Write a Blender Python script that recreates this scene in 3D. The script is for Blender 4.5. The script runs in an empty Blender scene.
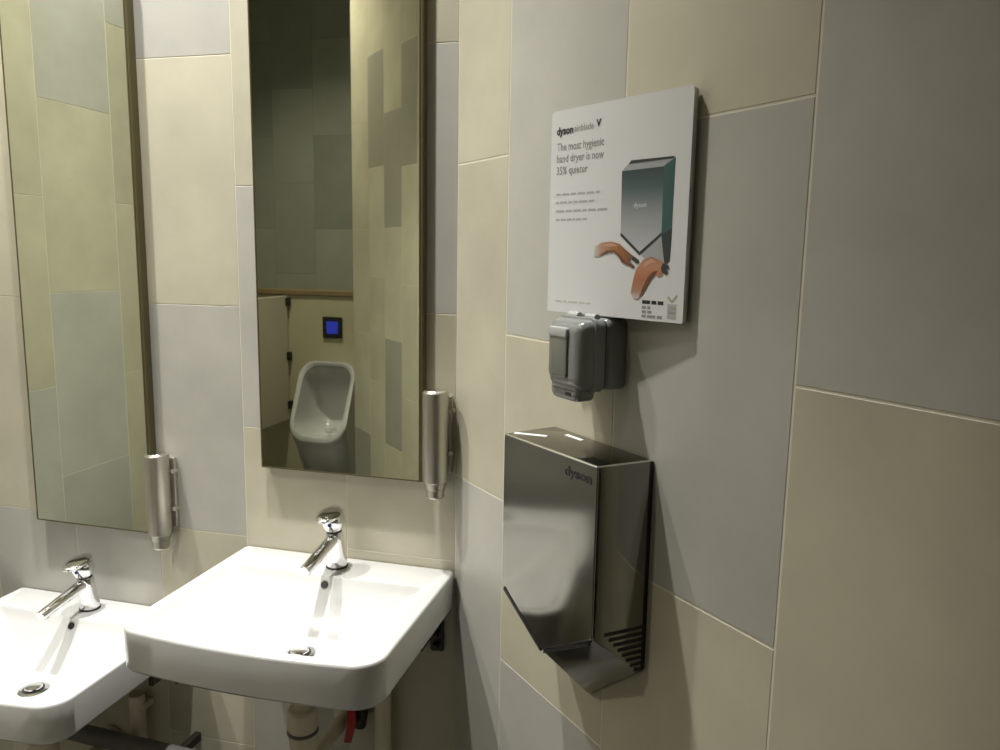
import bpy, bmesh, math, random
from mathutils import Matrix, Vector
random.seed(7)
SC = bpy.context.scene
C = SC.collection
PI = math.pi
S2 = math.sqrt(.5)

# ------------------------------------------------------------------ camera
cam = bpy.data.cameras.new('camera')
cam.sensor_width = 36.0
cam.lens = 776.0 / 1000 * 36.0
cam.clip_start = .02
co = bpy.data.objects.new('camera', cam); C.objects.link(co)
FW = Vector((-.2475, .9569, -.1521)); RT = Vector((.9674, .2529, .0169)); UP = Vector((-.0546, .143, .9882))
co.matrix_world = Matrix(((RT.x, UP.x, -FW.x, .4574), (RT.y, UP.y, -FW.y, -1.4285), (RT.z, UP.z, -FW.z, 1.5), (0, 0, 0, 1)))
SC.camera = co
# ------------------------------------------------------------------ world, exposure
w = bpy.data.worlds.new('world'); SC.world = w; w.use_nodes = True
w.node_tree.nodes['Background'].inputs[0].default_value = (.9, .95, 1, 1)
w.node_tree.nodes['Background'].inputs[1].default_value = .02
vs = SC.view_settings
vs.view_transform = 'Standard'; vs.look = 'None'; vs.gamma = 1; vs.use_curve_mapping = False
vs.exposure = -0.36
CEIL = 3.05
# (x, y, watts, diameter of the opening) of the ceiling lamps; last two added, for recess light and warm fill
LAMPS = [(-1.02, -.372, 375, .12), (-.36, -.372, 345, .12), (-1.38, -1.66, 230, .12), (.75, -1.75, 7, .12)]
BEAM = [98, 90, 125, 100]   # beam angles, degrees
LAMP_COL = [(1.0, .98, .93), (1.0, .98, .93), (1.0, .93, .80), (1.0, .90, .68)]

# ------------------------------------------------------------------ materials
MATS = {}
def mat(name, col, rough=.5, metal=0, noise=0, nscale=8, rnd=0, coat=0, emit=0, bump=0, spec=.5, trans=0, brush=False):
    m = bpy.data.materials.new(name); m.use_nodes = True
    nt = m.node_tree; N = nt.nodes; L = nt.links
    b = N['Principled BSDF']
    b.inputs['Roughness'].default_value = rough
    b.inputs['Metallic'].default_value = metal
    b.inputs['Coat Weight'].default_value = coat
    b.inputs['Specular IOR Level'].default_value = spec
    b.inputs['Transmission Weight'].default_value = trans
    b.inputs['Base Color'].default_value = (*col, 1)
    if emit:
        b.inputs['Emission Color'].default_value = (*col, 1); b.inputs['Emission Strength'].default_value = emit
    if noise or rnd or bump:
        tc = N.new('ShaderNodeTexCoord'); oi = N.new('ShaderNodeObjectInfo')
        add = N.new('ShaderNodeVectorMath'); add.operation = 'MULTIPLY_ADD'
        cb = N.new('ShaderNodeCombineXYZ')
        for i in range(3): L.new(oi.outputs['Random'], cb.inputs[i])
        add.inputs[1].default_value = (1, 1, 1) if not brush else (1, 1, 60)
        mu = N.new('ShaderNodeVectorMath'); mu.operation = 'SCALE'; mu.inputs['Scale'].default_value = 37
        L.new(cb.outputs[0], mu.inputs[0]); L.new(tc.outputs['Object'], add.inputs[0]); L.new(mu.outputs[0], add.inputs[2])
        nz = N.new('ShaderNodeTexNoise'); nz.inputs['Scale'].default_value = nscale; nz.inputs['Detail'].default_value = 6; nz.inputs['Roughness'].default_value = .6
        L.new(add.outputs[0], nz.inputs['Vector'])
        # value = 1 + noise*(n-.5)*2 + rnd*(r-.5)*2
        m1 = N.new('ShaderNodeMath'); m1.operation = 'MULTIPLY_ADD'; m1.inputs[1].default_value = 2 * noise; m1.inputs[2].default_value = 1 - noise
        L.new(nz.outputs['Fac'], m1.inputs[0])
        m2 = N.new('ShaderNodeMath'); m2.operation = 'MULTIPLY_ADD'; m2.inputs[1].default_value = 2 * rnd
        L.new(oi.outputs['Random'], m2.inputs[0]); L.new(m1.outputs[0], m2.inputs[2])
        m3 = N.new('ShaderNodeMath'); m3.operation = 'SUBTRACT'; m3.inputs[1].default_value = rnd
        L.new(m2.outputs[0], m3.inputs[0])
        sc = N.new('ShaderNodeVectorMath'); sc.operation = 'SCALE'; sc.inputs[0].default_value = col
        L.new(m3.outputs[0], sc.inputs['Scale']); L.new(sc.outputs[0], b.inputs['Base Color'])
        if bump:
            bp = N.new('ShaderNodeBump'); bp.inputs['Strength'].default_value = bump; bp.inputs['Distance'].default_value = .002
            L.new(nz.outputs['Fac'], bp.inputs['Height']); L.new(bp.outputs[0], b.inputs['Normal'])
    MATS[name] = m
    return m
mat('tile_beige', (.460, .434, .336), .42, noise=.26, nscale=5, rnd=.04, bump=.08)
mat('tile_taupe', (.31, .30, .25), .42, noise=.14, nscale=7, rnd=.04, bump=.08)
mat('tile_grey', (.418, .409, .370), .42, noise=.22, nscale=5, rnd=.04, bump=.08)
mat('grout_dark', (.17, .18, .15), .9, noise=.1, nscale=40)
mat('tile_slate', (.22, .235, .195), .5, noise=.2, nscale=6, rnd=.18, bump=.08)
mat('grout', (.62, .58, .47), .9, noise=.1, nscale=40)
mat('plaster', (.62, .60, .54), .9, noise=.04, nscale=10)
mat('floor_tile', (.09, .088, .08), .5, noise=.2, nscale=12)
mat('panel_laminate', (.46, .43, .30), .45, noise=.05, nscale=5)
mat('ledge_wood', (.22, .16, .08), .5, noise=.2, nscale=9)
mat('screen_white', (.60, .57, .45), .35, noise=.03)
mat('porcelain', (.55, .55, .545), .12, coat=.5, noise=.01, nscale=4)
mat('chrome', (.82, .82, .84), .08, 1)
mat('steel', (.52, .50, .44), .36, 1, noise=.06, nscale=30)
mat('steel_dryer', (.235, .23, .205), .10, 1, noise=.05, nscale=14, bump=.01)
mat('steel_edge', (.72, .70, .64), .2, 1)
mat('mirror_glass', (.71, .74, .63), .015, 1, noise=.015, nscale=2)
mat('mirror_edge', (.10, .085, .04), .35, .4, noise=.1)
mat('black_plastic', (.012, .012, .014), .45, noise=.1)
mat('dark_metal', (.05, .045, .04), .4, .7, noise=.2)
mat('print_black', (.02, .02, .022), .6)
mat('print_grey', (.28, .28, .29), .6)
mat('print_light', (.42, .42, .43), .6)
mat('poster_white', (.70, .70, .71), .35, noise=.01, nscale=5)
mat('poster_edge', (.55, .53, .46), .6)
mat('grey_plastic', (.21, .22, .218), .2, noise=.05, nscale=20, coat=.3)
mat('grey_plastic_light', (.42, .43, .43), .25, noise=.05, nscale=20, coat=.3)
mat('smoked_window', (.16, .17, .15), .12, coat=.6, noise=.04, nscale=20)
mat('pvc_cream', (.60, .55, .42), .4, noise=.04)
mat('pvc_grey', (.12, .115, .11), .45, noise=.1)
mat('red_lever', (.42, .02, .02), .4, noise=.05)
mat('blue_badge', (.02, .03, .22), .3)
mat('blue_light', (.03, .05, .6), .3, emit=.45)
mat('lamp_glow', (1, .96, .88), .5, emit=6)
mat('lamp_rim', (.8, .8, .8), .4)
mat('strip_white', (.85, .85, .86), .3)
def print_ramp(name, axis, stops):
    """flat print that changes colour across the picture"""
    m = mat(name, (.3, .3, .3), .5); nt = m.node_tree
    tc = nt.nodes.new('ShaderNodeTexCoord'); sx = nt.nodes.new('ShaderNodeSeparateXYZ'); cr = nt.nodes.new('ShaderNodeValToRGB')
    nt.links.new(tc.outputs['Generated'], sx.inputs[0]); nt.links.new(sx.outputs[axis], cr.inputs[0]); nt.links.new(cr.outputs[0], nt.nodes['Principled BSDF'].inputs['Base Color'])
    e = cr.color_ramp.elements
    e[0].position, e[0].color = stops[0][0], (*stops[0][1], 1); e[1].position, e[1].color = stops[-1][0], (*stops[-1][1], 1)
    for p, c in stops[1:-1]: e.new(p).color = (*c, 1)
print_ramp('print_gradient', 2, [(0, (.50, .51, .54)), (.45, (.30, .32, .33)), (.78, (.07, .11, .12)), (1, (.035, .055, .06))])
print_ramp('skin_dark', 0, [(0, (.60, .55, .53)), (.16, (.46, .28, .19)), (.45, (.36, .15, .06)), (.7, (.27, .10, .04)), (.88, (.12, .07, .05)), (1, (.06, .05, .05))])
print_ramp('skin_tan', 2, [(0, (.58, .54, .52)), (.18, (.40, .22, .15)), (.45, (.42, .16, .08)), (.8, (.50, .23, .14)), (1, (.38, .18, .12))])
mat('skin_shade', (.16, .055, .025), .6)
mat('skin_light', (.55, .32, .22), .6)
mat('print_leaf', (.33, .38, .26), .6)
mat('print_teal', (.035, .10, .095), .5, noise=.3, nscale=20)
mat('print_dark', (.03, .04, .045), .5)
mat('print_silver', (.36, .38, .39), .5)
# ------------------------------------------------------------------ mesh helpers
def box(bm, x0, x1, y0, y1, z0, z1, bev=0, seg=2):
    vs_ = [bm.verts.new((x, y, z)) for z in (z0, z1) for y in (y0, y1) for x in (x0, x1)]
    fs = [bm.faces.new([vs_[i] for i in q]) for q in ((0, 2, 3, 1), (4, 5, 7, 6), (0, 1, 5, 4), (2, 6, 7, 3), (0, 4, 6, 2), (1, 3, 7, 5))]
    if bev:
        es = list({e for f in fs for e in f.edges})
        bmesh.ops.bevel(bm, geom=es, offset=bev, segments=seg, affect='EDGES', profile=.5)
    return bm
def loft(bm, loops, cap0=True, cap1=True):
    rows = [[bm.verts.new(p) for p in lp] for lp in loops]
    n = len(rows[0])
    for a, b in zip(rows, rows[1:]):
        for i in range(n):
            bm.faces.new((a[i], a[(i + 1) % n], b[(i + 1) % n], b[i]))
    if cap0: bm.faces.new(rows[0][::-1])
    if cap1: bm.faces.new(rows[-1])
    bmesh.ops.recalc_face_normals(bm, faces=bm.faces[:])
    return bm
def frame(d):
    d = Vector(d).normalized(); a = Vector((0, 0, 1)) if abs(d.z) < .9 else Vector((1, 0, 0))
    u = d.cross(a).normalized(); return u, d.cross(u).normalized(), d
def tube(bm, p0, p1, r0, r1=None, n=24, prof=None):
    """cylinder / cone / lathe: prof = list of (t along, radius)"""
    p0 = Vector(p0); p1 = Vector(p1); u, v, d = frame(p1 - p0); ln = (p1 - p0).length
    if prof is None: prof = [(0, r0), (1, r0 if r1 is None else r1)]
    loops = []
    for t, r in prof:
        c = p0 + d * ln * t
        loops.append([c + (u * math.cos(2 * PI * k / n) + v * math.sin(2 * PI * k / n)) * r for k in range(n)])
    return loft(bm, loops)
def pipe(bm, pts, r, n=16):
    pts = [Vector(p) for p in pts]; loops = []
    u0 = None
    for i, p in enumerate(pts):
        d = (pts[min(i + 1, len(pts) - 1)] - pts[max(i - 1, 0)]).normalized()
        if u0 is None: u0 = frame(d)[0]
        u0 = (u0 - d * u0.dot(d)).normalized(); v = d.cross(u0)
        loops.append([p + (u0 * math.cos(2 * PI * k / n) + v * math.sin(2 * PI * k / n)) * r for k in range(n)])
    return loft(bm, loops)
def rrect(x0, x1, y0, y1, rad, n=8, ns=8):
    """rounded rectangle, ccw from back-left; rad = (back-left, front-left, front-right, back-right)"""
    cs = [((x0, y1), (1, -1), PI / 2, rad[0]), ((x0, y0), (1, 1), PI, rad[1]), ((x1, y0), (-1, 1), 1.5 * PI, rad[2]), ((x1, y1), (-1, -1), 0, rad[3])]
    arcs = []
    for (cx, cy), (sx_, sy_), a0, r in cs:
        arcs.append([(cx + sx_ * r + r * math.cos(a0 + PI / 2 * k / n), cy + sy_ * r + r * math.sin(a0 + PI / 2 * k / n)) for k in range(n + 1)])
    out = []
    for i in range(4):
        out += arcs[i]
        a, b = arcs[i][-1], arcs[(i + 1) % 4][0]
        out += [(a[0] + (b[0] - a[0]) * k / ns, a[1] + (b[1] - a[1]) * k / ns) for k in range(1, ns)]
    return out
def prism(bm, pts, y0, y1, bev=0):
    """polygon in xz extruded along y"""
    loft(bm, [[(x, y0, z) for x, z in pts], [(x, y1, z) for x, z in pts]])
    if bev: bmesh.ops.bevel(bm, geom=bm.edges[:], offset=bev, segments=2, affect='EDGES', profile=.5)
    return bm
def mesh(bm, name, smooth=None):
    me = bpy.data.meshes.new(name)
    bmesh.ops.recalc_face_normals(bm, faces=bm.faces[:])
    bm.to_mesh(me); bm.free()
    if smooth:
        me.polygons.foreach_set('use_smooth', [True] * len(me.polygons))
        me.set_sharp_from_angle(angle=math.radians(smooth))
    return me
def B(): return bmesh.new()
def part(name, bm, m, parent=None, smooth=None, label=None):
    o = bpy.data.objects.new(name, mesh(bm, name, smooth)); C.objects.link(o)
    o.data.materials.append(MATS[m]); o.parent = parent
    if label: o['label'] = label
    return o
def tag(o, label, cat, group=None, kind=None):
    o['label'] = label; o['category'] = cat
    if group: o['group'] = group
    if kind: o['kind'] = kind
    return o
def thing(name, label, cat, loc=(0, 0, 0), rz=0, group=None, kind=None):
    o = bpy.data.objects.new(name, None); C.objects.link(o)
    o.empty_display_size = .05; o.location = loc; o.rotation_euler = (0, 0, rz)
    return tag(o, label, cat, group, kind)
def text(name, s, size, m, parent, loc, bold=0.0, width=None):
    cu = bpy.data.curves.new(name, 'FONT'); cu.body = s; cu.size = size; cu.offset = bold; cu.resolution_u = 2
    t = bpy.data.objects.new(name, cu); C.objects.link(t)
    me = bpy.data.meshes.new_from_object(t.evaluated_get(bpy.context.evaluated_depsgraph_get()))
    bpy.data.objects.remove(t); bpy.data.curves.remove(cu)
    me.transform(Matrix.Rotation(PI / 2, 4, 'X'))
    if width:
        xs = [v.co.x for v in me.vertices]; k = width / (max(xs) - min(xs)); me.transform(Matrix.Diagonal((k, 1, 1, 1)))
    me.materials.clear(); me.materials.append(MATS[m])
    o = bpy.data.objects.new(name, me); C.objects.link(o); o.parent = parent; o.location = loc
    return o

# ------------------------------------------------------------------ tiled walls
TC = {}
def tile_mesh(wd, h):
    k = (round(wd, 4), round(h, 4))
    if k not in TC:
        bm = B(); box(bm, 0, wd, 0, .005, 0, h)
        es = [e for e in bm.edges if all(abs(v.co.y) < 1e-6 for v in e.verts)]
        bmesh.ops.bevel(bm, geom=es, offset=.0005, segments=1, affect='EDGES')
        TC[k] = mesh(bm, 'tile'); TC[k].materials.append(MATS['tile_beige'])
    return TC[k]
def tiled_wall(name, label, loc, rz, x0, x1, cols, pick, gap=.0022, z1=CEIL, thick=.08, z0=0, gm='grout'):
    """cols: (xa, xb, row phase, row height); pick(i, zmid) gives a tile material. local y=0 is the tile face, +y into the wall"""
    bm = B(); box(bm, x0, x1, .0005, thick, z0, z1)
    root = part(name, bm, gm); root.location = loc; root.rotation_euler.z = rz
    tag(root, label, 'wall', kind='structure')
    for i, (xa, xb, ph, rh) in enumerate(cols):
        k0 = math.floor((z0 - ph) / rh); z = ph + k0 * rh
        while z < z1:
            a, b = max(z, z0), min(z + rh, z1)
            if b - a > .02:
                o = bpy.data.objects.new('tile', tile_mesh(xb - xa - gap, b - a - gap)); C.objects.link(o)
                o.parent = root; o.location = (xa + gap / 2, 0, a + gap / 2)
                o.material_slots[0].link = 'OBJECT'; o.material_slots[0].material = MATS['tile_' + pick(i, (a + b) / 2)]
            z += rh
    return root

# sink wall: world x along, tile face on y = 0
sink_cols = [(-.237, 0, .386, .5), (-.475, -.237, .131, .5), (-.697, -.475, .386, .5), (-.925, -.697, .131, .5), (-1.16, -.925, .39, .5), (-1.22, -1.16, .131, .5)]
sink_pick = [{1.63: 'grey'}, {1.38: 'grey', .38: 'grey'}, {2.13: 'grey', 1.13: 'grey'}, {.88: 'grey', 1.88: 'grey'}, {.64: 'grey'}, {}]
def pk(table):
    def f(i, z):
        for k, v in table[i].items():
            if abs(z - k) < .15: return v
        return 'beige'
    return f
tiled_wall('wall_front', 'wall of tall beige and grey tiles behind the two washbasins', (0, 0, 0), 0, -1.3, .06, sink_cols, pk(sink_pick), gap=.0016)
# dryer wall: 45 degrees, local x away from the corner
dry_cols = [(0, .185, .467, .6), (.185, .486, .166, .6), (.486, .788, .466, .6), (.788, 1.09, .168, .6)] + [(1.09 + .3 * k, 1.39 + .3 * k, .166 + .3 * ((k + 1) % 2), .6) for k in range(9)]
dry_pick = [{.77: 'grey'}, {1.67: 'grey', .47: 'grey'}, {1.37: 'grey', .18: 'grey'}, {1.67: 'grey'}] + [{1.37: 'grey'}, {.47: 'grey'}, {1.97: 'grey'}, {1.07: 'grey'}, {.77: 'grey'}, {1.67: 'grey'}, {1.37: 'grey'}, {.47: 'grey'}, {1.07: 'grey'}]
tiled_wall('wall_right', 'wall of large beige and grey tiles carrying the hand dryer', (0, 0, 0), -PI / 4, -.0, 3.68, dry_cols, pk(dry_pick), gap=.003)
# wall left of the lower basin, seen only in the lower mirror
lc = [-1.2, -1.08, -.825, -.57, -.312, -.06, 0]
left_cols = [(lc[i], lc[i + 1], .376 if i % 2 else .126, .502) for i in range(6)]
left_cols[3] = (lc[3], lc[4], .376, .502)
tiled_wall('wall_left', 'tiled side wall reflected in the lower mirror', (-1.22, 0, 0), PI / 2, -1.2, 0, left_cols,
           pk([{}, {}, {2.38: 'grey'}, {2.13: 'grey', 1.13: 'grey', .63: 'grey'}, {.88: 'grey'}, {}]), gap=.0016)
# partition end with narrow tiles, seen in the higher mirror
pil_cols = [(-.02, .131, .38, .404), (.131, .261, .181, .404), (.261, .4216, .377, .405), (.4216, .578, .201, .404), (.578, .76, .38, .404)]
pil_cols = [(a * 1.1, b * 1.1, 1.5 + (p - 1.5) * 1.1, h * 1.1) for a, b, p, h in pil_cols]
tiled_wall('wall_partition', 'partition of narrow tall tiles reflected in the higher mirror', (-.475, -1.25, 0), math.radians(225), -.022, .836, pil_cols,
           pk([{}, {2.04: 'taupe'}, {1.83: 'taupe', .93: 'taupe'}, {2.07: 'taupe'}, {.49: 'taupe'}]), thick=.11, gap=.0016)
# rear wall behind the urinal
rc = [(-2.6 + .25 * k, -2.35 + .25 * k, .13 + .25 * (k % 2), .5) for k in range(22)]
tiled_wall('wall_back', 'dark slate-tiled rear wall above the urinal ledge', (0, -2.6, 0), PI, -2.6, 2.9, rc,
           lambda i, z: 'slate' if i > 13 else ('grey' if (i * 3 + int(z * 4)) % 5 == 0 else 'beige'), gap=.002, gm='grout_dark')
bm = B(); box(bm, -2.98, -2.9, -2.68, -1.12, 0, CEIL); tag(part('wall_far_left', bm, 'plaster'), 'plain end wall of the urinal recess', 'wall', kind='structure')
bm = B(); box(bm, -2.9, -1.2205, -1.2, -1.12, 0, CEIL); tag(part('wall_recess', bm, 'plaster'), 'plain return wall beside the urinal recess', 'wall', kind='structure')
bm = B(); box(bm, -3.0, 2.85, -2.75, .1, -.06, -.001); tag(part('floor', bm, 'floor_tile'), 'dark washroom floor', 'floor', kind='structure')
bm = B(); box(bm, -3.0, 2.85, -2.75, .1, CEIL, CEIL + .05); tag(part('ceiling', bm, 'plaster'), 'pale plaster washroom ceiling', 'ceiling', kind='structure')

# ------------------------------------------------------------------ ceiling lamps
for k, (x, y, wt, dm) in enumerate(LAMPS):
    t = thing('ceiling_downlight', ['round ceiling downlight in front of the lower mirror', 'round ceiling downlight in front of the higher washbasin', 'added unseen downlight that brightens the urinal recess', 'added unseen downlight near the rear wall, dim warm fill'][k], 'ceiling light', (x, y, CEIL), 0, 'round downlights in the ceiling')
    bm = B(); tube(bm, (0, 0, -.012), (0, 0, -.0005), dm / 2 + .022, dm / 2 + .026, 32); part('rim', bm, 'lamp_rim', t, 40)
    bm = B(); tube(bm, (0, 0, -.0145), (0, 0, -.0125), dm / 2, dm / 2, 32); part('diffuser', bm, 'lamp_glow', t, 40)
    ld = bpy.data.lights.new('lamp', 'SPOT'); ld.spot_size = math.radians(BEAM[k]); ld.spot_blend = 1; ld.shadow_soft_size = .035; ld.energy = wt; ld.color = LAMP_COL[k]
    lo = bpy.data.objects.new('lamp', ld); C.objects.link(lo); lo.parent = t; lo.location = (0, 0, -.018)

# ------------------------------------------------------------------ washbasins
HW, DP = .2390, .412
def make_basin(loc, label):
    t = thing('washbasin', label, 'washbasin', loc, 0, 'wall-hung washbasins')
    def o(sh, z, fr=.046, br=.010):
        return [(x, y, z) for x, y in rrect(-HW + sh, HW - sh, -DP + sh, -.0015 - sh * .3, (br, max(fr - .014 - sh, .01), max(fr - sh, .01), br))]
    def inn(f, z):
        a = (-HW + .020, HW - .020, -DP + .018, -.098); b = (-.052, .072, -.262, -.182)
        q = [a[i] + (b[i] - a[i]) * f for i in range(4)]
        r0 = (.022, .034, .034, .022); r1 = .036
        return [(x, y, z) for x, y in rrect(q[0], q[1], q[2], q[3], [r + (r1 - r) * f for r in r0])]
    loops = [o(.16, -.15), o(.09, -.125), o(.028, -.080), o(.006, -.078), o(.001, -.072), o(0, -.006), o(.0010, -.002), o(.003, -.0003), o(.006, 0), inn(0, 0), inn(.018, -.002), inn(.04, -.008)]
    for k in range(1, 9):
        f = .04 + .96 * k / 8
        loops.append(inn(f, -.008 - .092 * (1 - (1 - k / 8) ** 1.25)))
    loops = [[(x, y * (1 - .045 * (x / HW) ** 2), z) for x, y, z in lp] for lp in loops]   # bowed front
    bm = B(); loft(bm, loops)
    part('basin', bm, 'porcelain', t, 38)
    # drain
    dr = part('drain', tube(B(), (.010, -.222, -.1005), (.010, -.222, -.0975), .027, prof=[(0, .030), (.6, .030), (1, .027)]), 'chrome', t, 40)
    part('drain_hole', tube(B(), (.010, -.222, -.0985), (.010, -.222, -.0969), .021), 'black_plastic', dr, 40)
    part('plug', tube(B(), (.010, -.222, -.0975), (.010, -.222, -.091), .014, prof=[(0, .012), (.5, .017), (.8, .016), (1, .010)]), 'chrome', dr, 50)
    # overflow opening in the rear slope of the bowl
    p = Vector((.003, -.1065, -.0152)); n = Vector((0, -.82, .575)).normalized()
    part('overflow_hole', tube(B(), p - n * .004, p + n * .0022, .0075), 'black_plastic', t, 40)
    for sx_ in (-1, 1):
        x = sx_ * (HW - .036)
        bm = B(); box(bm, x - .006, x + .006, -.11, -.001, -.125, -.128 + .05, .002, 1); box(bm, x - .014, x + .014, -.010, -.001, -.175, -.09, .002, 1)
        br = part('bracket', bm, 'dark_metal', t)
        for zz in (-.16, -.135):
            part('bolt', tube(B(), (x, -.026, zz), (x, -.009, zz), .007, n=6), 'dark_metal', br)
    return t
# ------------------------------------------------------------------ faucets
def make_faucet(loc, label):
    t = thing('basin_tap', label, 'tap', loc, 0, 'chrome basin taps'); t.scale = (.9, .9, .9)
    part('base_ring', tube(B(), (0, 0, 0), (0, 0, .005), .027, prof=[(0, .0250), (.7, .0250), (1, .0235)]), 'dark_metal', t, 40)
    top = Vector((0, -.010, .088))
    part('body', tube(B(), (0, 0, .005), top, 0, n=32, prof=[(0, .0235), (.06, .0238), (.3, .0215), (.7, .0195), (.97, .0190), (1, .0180)]), 'chrome', t, 35)
    part('collar', tube(B(), top, top + Vector((0, -.0012, .005)), .0165, n=32), 'black_plastic', t, 35)
    # spout
    a = Vector((0, -.012, .072)); b = Vector((0, -.150, .046))
    sp = part('spout', tube(B(), a, b, 0, n=24, prof=[(0, .0140), (.15, .0138), (.6, .0130), (.97, .0122), (1, .0110)]), 'chrome', t, 35)
    d = (b - a).normalized()
    part('aerator', tube(B(), b - d * .014 + Vector((0, 0, -.012)), b - d * .014 + Vector((0, 0, -.005)), .0075), 'steel', sp, 40)
    # head and lever
    h0 = top + Vector((0, -.0012, .005))
    hd = part('head', tube(B(), h0, h0 + Vector((0, -.006, .036)), 0, n=32, prof=[(0, .0185), (.1, .0225), (.45, .0262), (.8, .0258), (1, .022)]), 'chrome', t, 35)
    part('badge', tube(B(), h0 + Vector((.004, -.0260, .017)), h0 + Vector((.004, -.0300, .0175)), .0045, n=16), 'blue_badge', hd)
    c = h0 + Vector((0, -.020, .038)); up = Vector((0, -.16, 1)).normalized(); fr = Vector((0, -1, -.16)).normalized()
    loops = []
    for z, s in ((-.004, .72), (-.001, .97), (.002, 1), (.005, .92), (.0065, .6)):
        lp = []
        for k in range(36):
            q = 2 * PI * k / 36
            lp.append(c + Vector((1, 0, 0)) * math.cos(q) * .0265 * s + fr * math.sin(q) * .041 * s + up * z)
        loops.append(lp)
    part('lever', loft(B(), loops), 'chrome', t, 50)
    return t
SK2 = (-.2380, -.0005, .866); SK1 = (-.2380 - .617, -.0005, .691)
make_basin(SK2, 'white square washbasin, the higher one beside the hand dryer')
make_basin(SK1, 'white square washbasin, the lower one at the left edge')
make_faucet((SK2[0] + .001, -.049, SK2[2] + .0005), 'chrome lever tap on the higher washbasin')
make_faucet((SK1[0] + .001, -.049, SK1[2] + .0005), 'chrome lever tap on the lower washbasin')

# ------------------------------------------------------------------ plumbing below the basins
def make_trap(loc, label):
    t = thing('bottle_trap', label, 'drain trap', loc, 0, 'traps under the washbasins')
    part('tailpiece', tube(B(), (0, 0, -.02), (0, 0, .098), .016), 'pvc_cream', t, 40)
    part('collar', tube(B(), (0, 0, -.012), (0, 0, .03), 0, prof=[(0, .027), (.1, .029), (.9, .029), (1, .026)]), 'pvc_cream', t, 35)
    part('ring', tube(B(), (0, 0, -.02), (0, 0, -.012), 0, prof=[(0, .027), (.3, .030), (.7, .030), (1, .027)]), 'pvc_grey', t, 40)
    part('bottle', tube(B(), (0, 0, -.19), (0, 0, -.02), 0, prof=[(0, .018), (.06, .024), (.5, .0245), (.62, .021), (.9, .0265), (1, .027)]), 'pvc_cream', t, 40)
    pts = [(0, 0, -.1)] + [(0, .02 + .01 * k, -.1) for k in range(1, 18)]
    part('outlet_pipe', pipe(B(), pts, .016), 'pvc_cream', t, 40)
    part('wall_flange', tube(B(), (0, .186, -.1), (0, .196, -.1), .03, .032), 'pvc_cream', t, 40)
    return t
make_trap((SK2[0], -.20, .612), 'cream bottle trap under the higher washbasin')
make_trap((SK1[0], -.20, .438), 'cream bottle trap under the lower washbasin')
def make_pipe(x, ztop, label, red, lab2):
    t = thing('supply_pipe', label, 'pipe', (x, -.03, 0), 0, 'pipes under the washbasins')
    part('riser', tube(B(), (0, 0, .0), (0, 0, ztop), .0175), 'pvc_cream', t, 40)
    for z in (.15, ztop - .03):
        bm = B(); box(bm, -.022, .022, -.004, .0295, z - .008, z + .008, .003); part('pipe_clip', bm, 'pvc_cream', t)
    if not red: return
    v = thing('stop_valve', lab2, 'valve', (x - .052, -.03, ztop - .125), 0, 'stop valves under the washbasins')
    part('valve_body', tube(B(), (0, 0, -.03), (0, 0, .035), 0, prof=[(0, .012), (.2, .014), (.5, .017), (.8, .014), (1, .011)]), 'dark_metal', v, 40)
    part('wall_stub', tube(B(), (0, .0, 0), (0, .0295, 0), .010), 'dark_metal', v, 40)
    part('stem', tube(B(), (0, -.03, 0), (0, 0, 0), .008), 'dark_metal', v, 40)
    bm = B(); prism(bm, [(-.012, .034), (.002, .040), (.006, .0), (-.006, -.048), (-.022, -.05), (-.014, -.005)], -.036, -.030, .002)
    part('lever', bm, red, v)
    part('hose', pipe(B(), [(0, 0, .03), (0, -.002, .06), (.006, -.006, .09), (.012, -.008, .105)], .006), 'steel', v, 40)
make_pipe(-.146, .66, 'cream vertical pipe under the higher washbasin', 'red_lever', 'stop valve with a red lever beside the cream pipe')
make_pipe(-.146 - .612, .485, 'cream vertical pipe under the lower washbasin', None, '')
t = thing('waste_pipe', 'dark horizontal waste pipe low on the wall below the basins', 'pipe', (0, -.078, 0))
part('run', tube(B(), (-1.15, 0, .405), (-.56, 0, .385), .02), 'pvc_grey', t, 40)
part('elbow', pipe(B(), [(-.56, 0, .385), (-.545, 0, .383), (-.535, 0, .372), (-.532, 0, .355), (-.532, 0, .0)], .02), 'pvc_grey', t, 40)
for x, z in ((-1.0, .40), (-.62, .387)):
    bm = B(); box(bm, x - .008, x + .008, -.023, .0775, z - .011, z + .011, .003); part('pipe_clip', bm, 'dark_metal', t)

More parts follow.
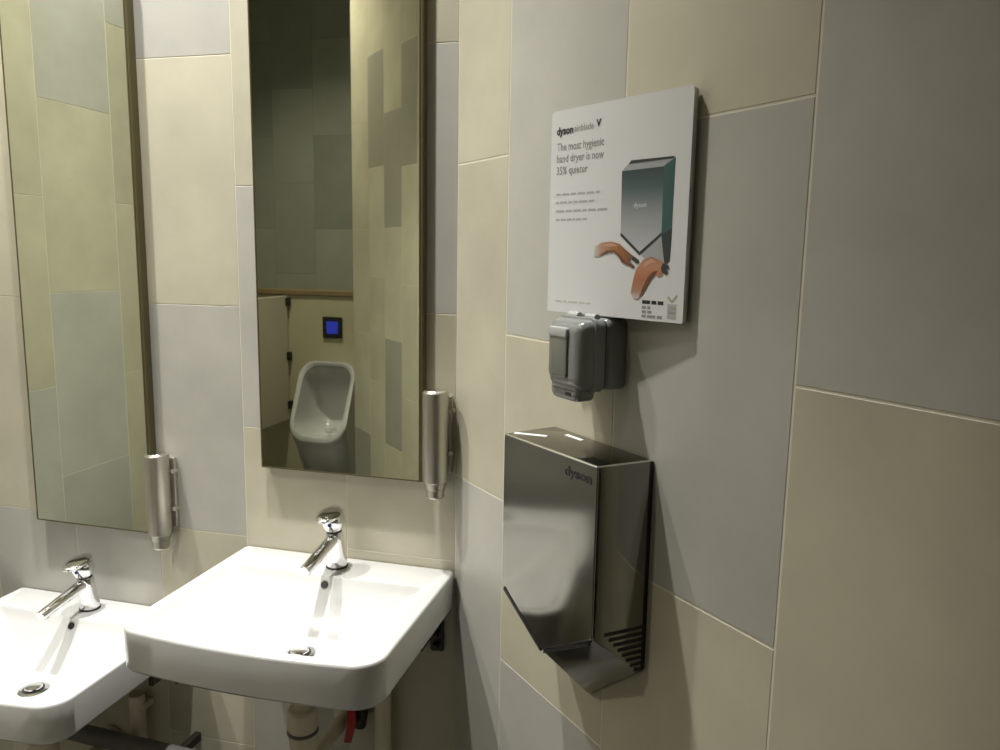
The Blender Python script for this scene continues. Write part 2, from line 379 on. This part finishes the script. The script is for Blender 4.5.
# ------------------------------------------------------------------ mirrors
def make_mirror(x0, x1, z0, z1, label, hx):
    t = thing('wall_mirror', label, 'mirror', ((x0 + x1) / 2, -.0005, z0), 0, 'tall mirrors above the washbasins')
    h = (x1 - x0) / 2; H = z1 - z0; d = .020
    bm = B(); box(bm, -h + .001, h - .001, -d + .004, -.0002, .001, H - .001); part('back_panel', bm, 'mirror_edge', t)
    bm = B(); box(bm, -h + .002, h - .002, -d, -d + .0035, .002, H - .002); part('glass', bm, 'mirror_glass', t)
    f = .0026
    for q in ((-h, -h + f, 0, H), (h - f, h, 0, H), (-h + f, h - f, 0, f), (-h + f, h - f, H - f, H)):
        bm = B(); box(bm, q[0], q[1], -d - .0008, -d + .006, q[2], q[3]); part('edge_strip', bm, 'mirror_edge', t)
    bm = B(); box(bm, h + .0005, h + .0065, -d - .001, -.0005, 0, H, .002); part('side_rail', bm, 'mirror_edge', t)
    # round clamp bracket at the lower right corner
    cx = hx - (x0 + x1) / 2
    za, zb = .008, .188
    c = part('clamp', tube(B(), (cx, -.034, za), (cx, -.034, zb), 0, n=40, prof=[(0, .0235), (.01, .0252), (.985, .0252), (1, .0235)]), 'steel', t, 30)
    part('end_cap', tube(B(), (cx, -.034, za - .032), (cx, -.034, za), 0, n=32, prof=[(0, .016), (.1, .018), (.55, .018), (.6, .020), (1, .021)]), 'steel', c, 30)
    part('top_disc', tube(B(), (cx, -.034, zb), (cx, -.034, zb + .002), .021, .019, n=32), 'steel_edge', c, 30)
    bm = B(); box(bm, cx - .012, cx + .026, -.012, -.0005, za + .012, zb - .012, .003); part('wall_plate', bm, 'steel', t)
    for z in (zb - .04, za + .055):
        part('screw', tube(B(), (cx + .0275, -.020, z), (cx + .0275, -.011, z), .0055, n=12), 'steel_edge', t, 40)
    return t
make_mirror(-.421, -.0675, 1.052, 2.22, 'tall mirror above the higher washbasin, reflecting a urinal', -.0305)
make_mirror(-1.013, -.700, .875, 2.044, 'tall mirror above the lower washbasin, reflecting only tiles', -.668)

# ------------------------------------------------------------------ hand dryer (dryer wall frame: x along wall, -y out of it)
def onR(s, off, z): return ((s - off) * S2, (-s - off) * S2, z)
t = thing('hand_dryer', 'brushed steel V-shaped hand dryer mounted on the tiled wall', 'hand dryer', onR(.460, .0008, .838), -PI / 4)
hw = .1155; fh = .1085; YK = .045; zt = .397; D = .093
def yaw(bm):   # the front is very slightly out of parallel with the wall
    for v in bm.verts:
        if v.co.y < -.05: v.co.y += YK * v.co.x
    return bm
def ring(y, zs, zv, ztop): return [(-hw, y, ztop), (-hw, y, zs), (0, y, zv), (hw, y, zs), (hw, y, ztop)]
def fring(y, zs, zv, ztop): return [(x / hw * fh, yy, z) for x, yy, z in ring(y, zs, zv, ztop)]
bm = B(); loft(bm, [fring(-D + .004, .158, .092, zt), ring(-.006, .098, .003, zt), ring(0, .096, 0, zt)])
yaw(bm); bmesh.ops.bevel(bm, geom=[e for e in bm.edges], offset=.0022, segments=2, affect='EDGES', profile=.5)
body = part('body', bm, 'steel_dryer', t, 30)
bm = B(); prism(bm, [(-fh, zt), (-fh, .162), (0, .097), (fh, .162), (fh, zt)], -D, -D + .0035, .0012); yaw(bm); part('front_plate', bm, 'steel_dryer', t)
bm = B(); prism(bm, [(.004, .0985), (.103, .1545), (.103, .1495), (.004, .0935)], -D - .0004, -D + .004); yaw(bm); part('air_slot', bm, 'black_plastic', t)
bm = B(); prism(bm, [(-.004, .0985), (-.103, .1545), (-.103, .1495), (-.004, .0935)], -D - .0004, -D + .004); yaw(bm); part('air_slot', bm, 'black_plastic', t)
bm = B(); tube(bm, (-fh + .001, -D + .0012, zt - .0006), (fh - .001, -D + .0012, zt - .0006), .0015, n=10); yaw(bm); part('top_edge', bm, 'steel_edge', t, 40)
bm = B(); tube(bm, (fh - .001, -D + .001 + YK * fh, zt - .0006), (hw - .001, -.002, zt - .0006), .0013, n=10); part('side_edge', bm, 'steel_edge', t, 40)
bm = B(); box(bm, hw - .0012, hw + .0006, -.0062, -.0002, .10, zt - .002); part('back_seal', bm, 'black_plastic', t)
for k in range(8):
    z = .163 - k * .0088; ln = .064 * (1 - k / 8.6)
    for sgn in (1, -1):
        bm = B(); xs = sorted((sgn * (hw - .002), sgn * (hw + .0005))); box(bm, xs[0], xs[1], -.004 - ln, -.004, z - .0024, z + .0024)
        for v in bm.verts: v.co.x -= sgn * (-v.co.y) * (hw - fh) / .089
        part('vent_slot', bm, 'black_plastic', t)
lg = text('logo', 'dyson', .019, 'print_black', t, (.041, -D - .0006 + YK * .041, .371), .0004, .056); lg.rotation_euler.z = math.atan(YK); lg['label'] = 'dark brand lettering'
bm = B(); loft(bm, [[(-.106, -.080, z), (-.066, -.048, z), (-.060, -.055, z), (-.100, -.087, z)] for z in (zt - .0002, zt + .0006)]); part('top_strip', bm, 'strip_white', t, label='small white strip on top')  # two thin flat white strips lying on the top face
bm = B(); loft(bm, [[(-.058, -.016, z), (-.018, -.016, z), (-.018, -.023, z), (-.058, -.023, z)] for z in (zt - .0002, zt + .0006)]); part('top_strip', bm, 'strip_white', t, label='small white strip on top')

# ------------------------------------------------------------------ grey isolator box above the dryer
t = thing('isolator_box', 'grey weatherproof switch box between poster and hand dryer', 'switch box', onR(.4655, .0008, 1.315), -PI / 4)
hw = .0440
def rbox(x0, x1, y0, y1, z0, z1, r, taper=0.0, steps=4, rb=.008):
    """rounded-corner box whose front edge (y0) is softened"""
    loops = [[(x, y1, z) for x, z in rrect(x0, x1, z0, z1, (r,) * 4, 6, 2)]]
    for k in range(steps + 1):
        a = PI / 2 * k / steps; s = rb * (1 - math.cos(a)) + taper; y = y0 + rb * (1 - math.sin(a))
        loops.append([(x, y, z) for x, z in rrect(x0 + s, x1 - s, z0 + s, z1 - s, (max(r - s * .5, .003),) * 4, 6, 2)])
    return loft(B(), loops)
part('back_box', rbox(-hw, hw, -.034, 0, 0.004, .1035, .012, 0, 4, .007), 'grey_plastic', t, 40)
part('seam', rbox(-hw + .0025, hw - .0025, -.037, -.033, .0065, .101, .009, 0, 2, .001), 'black_plastic', t, 40)
cv = part('cover', rbox(-hw, hw, -.076, -.0365, 0.002, .103, .013, .002, 6, .018), 'grey_plastic', t, 45)
part('cover_ridge', rbox(-hw - .001, hw + .001, -.054, -.048, 0.001, .104, .013, 0, 2, .002), 'grey_plastic', cv, 40)
part('window', rbox(-.030, .014, -.079, -.070, .020, .088, .006, 0, 3, .003), 'smoked_window', cv, 40)
part('window_top', rbox(-.030, .014, -.0805, -.074, .076, .090, .004, 0, 3, .002), 'grey_plastic_light', cv, 40)
la = part('latch', rbox(-.036, .032, -.072, -.044, -.012, .020, .012, .0, 4, .009), 'grey_plastic', cv, 40)
bm = B(); box(bm, .004, .018, -.0728, -.066, -.0045, .0015, .001, 1); part('latch_slot', bm, 'black_plastic', la)
for x in (-.020, .020):
    part('hinge', tube(B(), (x - .011, -.042, .104), (x + .011, -.042, .104), .005, n=14), 'grey_plastic_light', cv, 40)

# ------------------------------------------------------------------ poster
rz = math.atan2(-.6084, .7936)
PW, PH = .251, .282
t = thing('poster', 'white advertising poster with a hand dryer picture and two hands', 'poster', (*onR(.5025, .0285, 0)[:2], 1.5618 - PH / 2), rz)
T = .005
bm = B(); loft(bm, [[(x, y, z) for x, z in rrect(-PW / 2, PW / 2, 0, PH, (.007, .002, .003, .007), 5, 2)] for y in (0, T)])
part('board', bm, 'poster_white', t)
bm = B(); loft(bm, [[(x, y, z) for x, z in rrect(-PW / 2 + .0008, PW / 2 - .0008, .0008, PH - .0008, (.006, .002, .003, .006), 5, 2)] for y in (T, T + .004)]); part('backing', bm, 'poster_edge', t)
def P(fx, fy): return ((fx - .5) * PW, (1 - fy) * PH)
def flat(name, pts, m, lv=1, label=None):
    bm = B(); prism(bm, [P(*p) for p in pts], -.0002 * lv, -.0002 * lv + .00018)
    return part(name, bm, m, t, label=label)
def ptext(name, s, fx, fy, fw, size, m, bold=0):
    x, z = P(fx, fy); return text(name, s, size, m, t, (x, -.0003, z), bold, fw * PW)
ptext('brand_text', 'dyson', .045, .117, .135, .0145, 'print_black', .0006)
ptext('brand_text', 'airblade', .188, .112, .15, .0125, 'print_grey')
ptext('brand_text', 'V', .362, .105, .036, .0125, 'print_black', .0006)
ptext('headline', 'The most hygienic', .05, .196, .37, .0155, 'print_grey', .0001)
ptext('headline', 'hand dryer is now', .05, .253, .37, .0155, 'print_grey', .0001)
ptext('headline', '35% quieter', .05, .311, .25, .0155, 'print_grey', .0001)
def strokes(y, x0, x1, words, m, th, name):
    tot = sum(words) + .35 * (len(words) - 1); x = x0
    for wd in words:
        a = wd / tot * (x1 - x0)
        flat(name, [(x, y), (x, y - th), (x + a, y - th), (x + a, y)], m); x += a + .35 / tot * (x1 - x0)
random.seed(3)
for y, x1 in ((.415, .40), (.455, .36), (.497, .46), (.54, .31)):
    strokes(y, .055, x1, [random.uniform(.6, 2) for _ in range(6)], 'print_light', .010, 'fine_print')
strokes(.948, .07, .36, [1.4, .8, 2, 1.2, .9], 'poster_edge', .008, 'fine_print')
# printed picture of the dryer
flat('printed_dryer_front', [(.558, .325), (.566, .612), (.703, .700), (.842, .612), (.836, .322)], 'print_gradient', 1)
flat('printed_dryer_top', [(.558, .325), (.620, .283), (.900, .285), (.836, .322)], 'print_silver', 1)
flat('printed_dryer_top_edge', [(.605, .296), (.620, .281), (.902, .283), (.895, .292)], 'print_dark', 2)
flat('printed_dryer_side', [(.836, .322), (.842, .612), (.905, .640), (.908, .287)], 'print_teal', 1)
flat('printed_dryer_slot', [(.566, .603), (.566, .618), (.703, .708), (.842, .620), (.842, .606), (.703, .692)], 'print_dark', 2)
flat('printed_dryer_base', [(.712, .704), (.842, .620), (.862, .735), (.790, .76)], 'print_silver', 1)
flat('printed_dryer_vent', [(.842, .615), (.907, .590), (.902, .730), (.870, .752)], 'print_dark', 2)
ptext('printed_logo', 'dyson', .648, .492, .085, .009, 'poster_white')
# printed hands
flat('printed_hand', [(.375, .715), (.382, .668), (.43, .650), (.50, .645), (.56, .655), (.60, .678), (.64, .700), (.70, .728), (.706, .740), (.69, .744), (.645, .724), (.64, .735), (.675, .757), (.665, .768), (.62, .752), (.585, .742), (.555, .712), (.52, .694), (.47, .698), (.42, .716)], 'skin_dark', 3)
flat('printed_hand', [(.655, .880), (.668, .82), (.685, .77), (.73, .728), (.785, .712), (.825, .722), (.86, .735), (.895, .752), (.90, .762), (.875, .764), (.895, .778), (.885, .788), (.855, .780), (.862, .795), (.84, .802), (.815, .790), (.79, .812), (.765, .845), (.735, .885), (.705, .905), (.675, .905)], 'skin_tan', 3)
flat('printed_hand_shading', [(.415, .712), (.47, .688), (.525, .684), (.565, .704), (.60, .730), (.65, .752), (.62, .752), (.585, .742), (.555, .712), (.52, .694), (.47, .698)], 'skin_shade', 4)
flat('printed_hand_light', [(.43, .662), (.50, .652), (.555, .664), (.52, .668), (.47, .668)], 'skin_light', 4)
flat('printed_hand_shading', [(.735, .885), (.765, .845), (.79, .812), (.815, .790), (.83, .775), (.80, .778), (.765, .805), (.74, .845), (.715, .895)], 'skin_shade', 4)
flat('printed_hand_light', [(.735, .742), (.785, .722), (.815, .735), (.775, .745), (.74, .762)], 'skin_light', 4)
flat('printed_fingertips', [(.862, .740), (.898, .750), (.902, .762), (.880, .766), (.898, .778), (.886, .790), (.86, .782), (.85, .76)], 'print_dark', 4)
flat('printed_fingertips', [(.66, .712), (.70, .728), (.706, .740), (.69, .744), (.655, .728)], 'print_dark', 4)
# certification mark at the lower right
strokes(.925, .735, .875, [2, 1.2, 1.4], 'print_black', .016, 'fine_print')
strokes(.948, .735, .79, [1.2, .8], 'print_grey', .013, 'fine_print')
strokes(.968, .735, .80, [1, 1], 'print_grey', .013, 'fine_print')
strokes(.988, .735, .87, [1, 2, 1.2], 'print_grey', .013, 'fine_print')
flat('printed_leaf', [(.925, .912), (.900, .890), (.905, .884), (.928, .902), (.955, .876), (.962, .882), (.935, .912)], 'print_leaf', 1)
flat('printed_mark', [(.902, .918), (.958, .918), (.958, .984), (.902, .984)], 'print_light', 1)
flat('printed_mark_bar', [(.910, .930), (.950, .930), (.950, .938), (.910, .938)], 'print_leaf', 2)
flat('printed_mark_bar', [(.910, .952), (.950, .952), (.950, .960), (.910, .960)], 'print_leaf', 2)

# ------------------------------------------------------------------ urinal recess seen in the mirrors
t = thing('cistern_boxing', 'cream boxed panel with a brown ledge behind the urinal', 'panel', (-1.70, -2.598, 0))
bm = B(); box(bm, -1.19, .95, 0, .146, 0, 1.268, .002, 1); part('panel', bm, 'panel_laminate', t)
bm = B(); box(bm, -1.19, .955, 0, .158, 1.2685, 1.2965, .003, 1); part('ledge', bm, 'ledge_wood', t)
t = thing('urinal', 'white wall urinal reflected in the higher mirror', 'urinal', (-1.426, -2.4505, -.15)); t.scale = (1.1, 1.1, 1.1)
def ul(hx, zb, ztp, y_b, y_t, r):
    lp = rrect(-hx, hx, zb, ztp, (r * .8, r, r, r * .8), 8, 4)
    return [(x, y_b + (y_t - y_b) * (z - zb) / (ztp - zb), z) for x, z in lp]
loops = [ul(.10, .38, .93, .0, .0, .05), ul(.118, .36, .95, .06, .05, .07), ul(.130, .40, .965, .19, .09, .09), ul(.138, .57, .975, .275, .12, .095), ul(.145, .615, .985, .295, .13, .095), ul(.146, .622, .985, .300, .135, .095), ul(.138, .632, .978, .303, .138, .09), ul(.124, .650, .962, .297, .132, .08), ul(.116, .640, .955, .20, .075, .075), ul(.10, .64, .93, .09, .03, .07), ul(.05, .68, .88, .045, .02, .03)]
part('bowl', loft(B(), loops), 'porcelain', t, 50)
part('drain_grate', tube(B(), (0, .13, .640), (0, .13, .652), .03), 'chrome', t, 40)
t = thing('flush_sensor', 'dark square sensor plate with a blue light above the urinal', 'sensor', (-1.476, -2.4505, 1.041)); t.scale = (1.1, 1.1, 1.1)
bm = B(); box(bm, -.052, .052, 0.0005, .010, 0, .105, .003); part('plate', bm, 'black_plastic', t)
bm = B(); box(bm, -.030, .030, .009, .0115, .022, .083, .002); part('lens', bm, 'blue_light', t)
t = thing('urinal_screen', 'white privacy screen on the panel beside the urinal', 'screen', (-1.751, -2.4505, -.15)); t.scale = (1.1, 1.1, 1.1)
bm = B(); box(bm, -.009, .009, .012, .46, .66, 1.285, .003); part('board', bm, 'screen_white', t)
for z in (.735, .985, 1.255):
    bm = B(); box(bm, -.016, .024, .0005, .030, z - .02, z + .02, .003); part('bracket', bm, 'dark_metal', t)
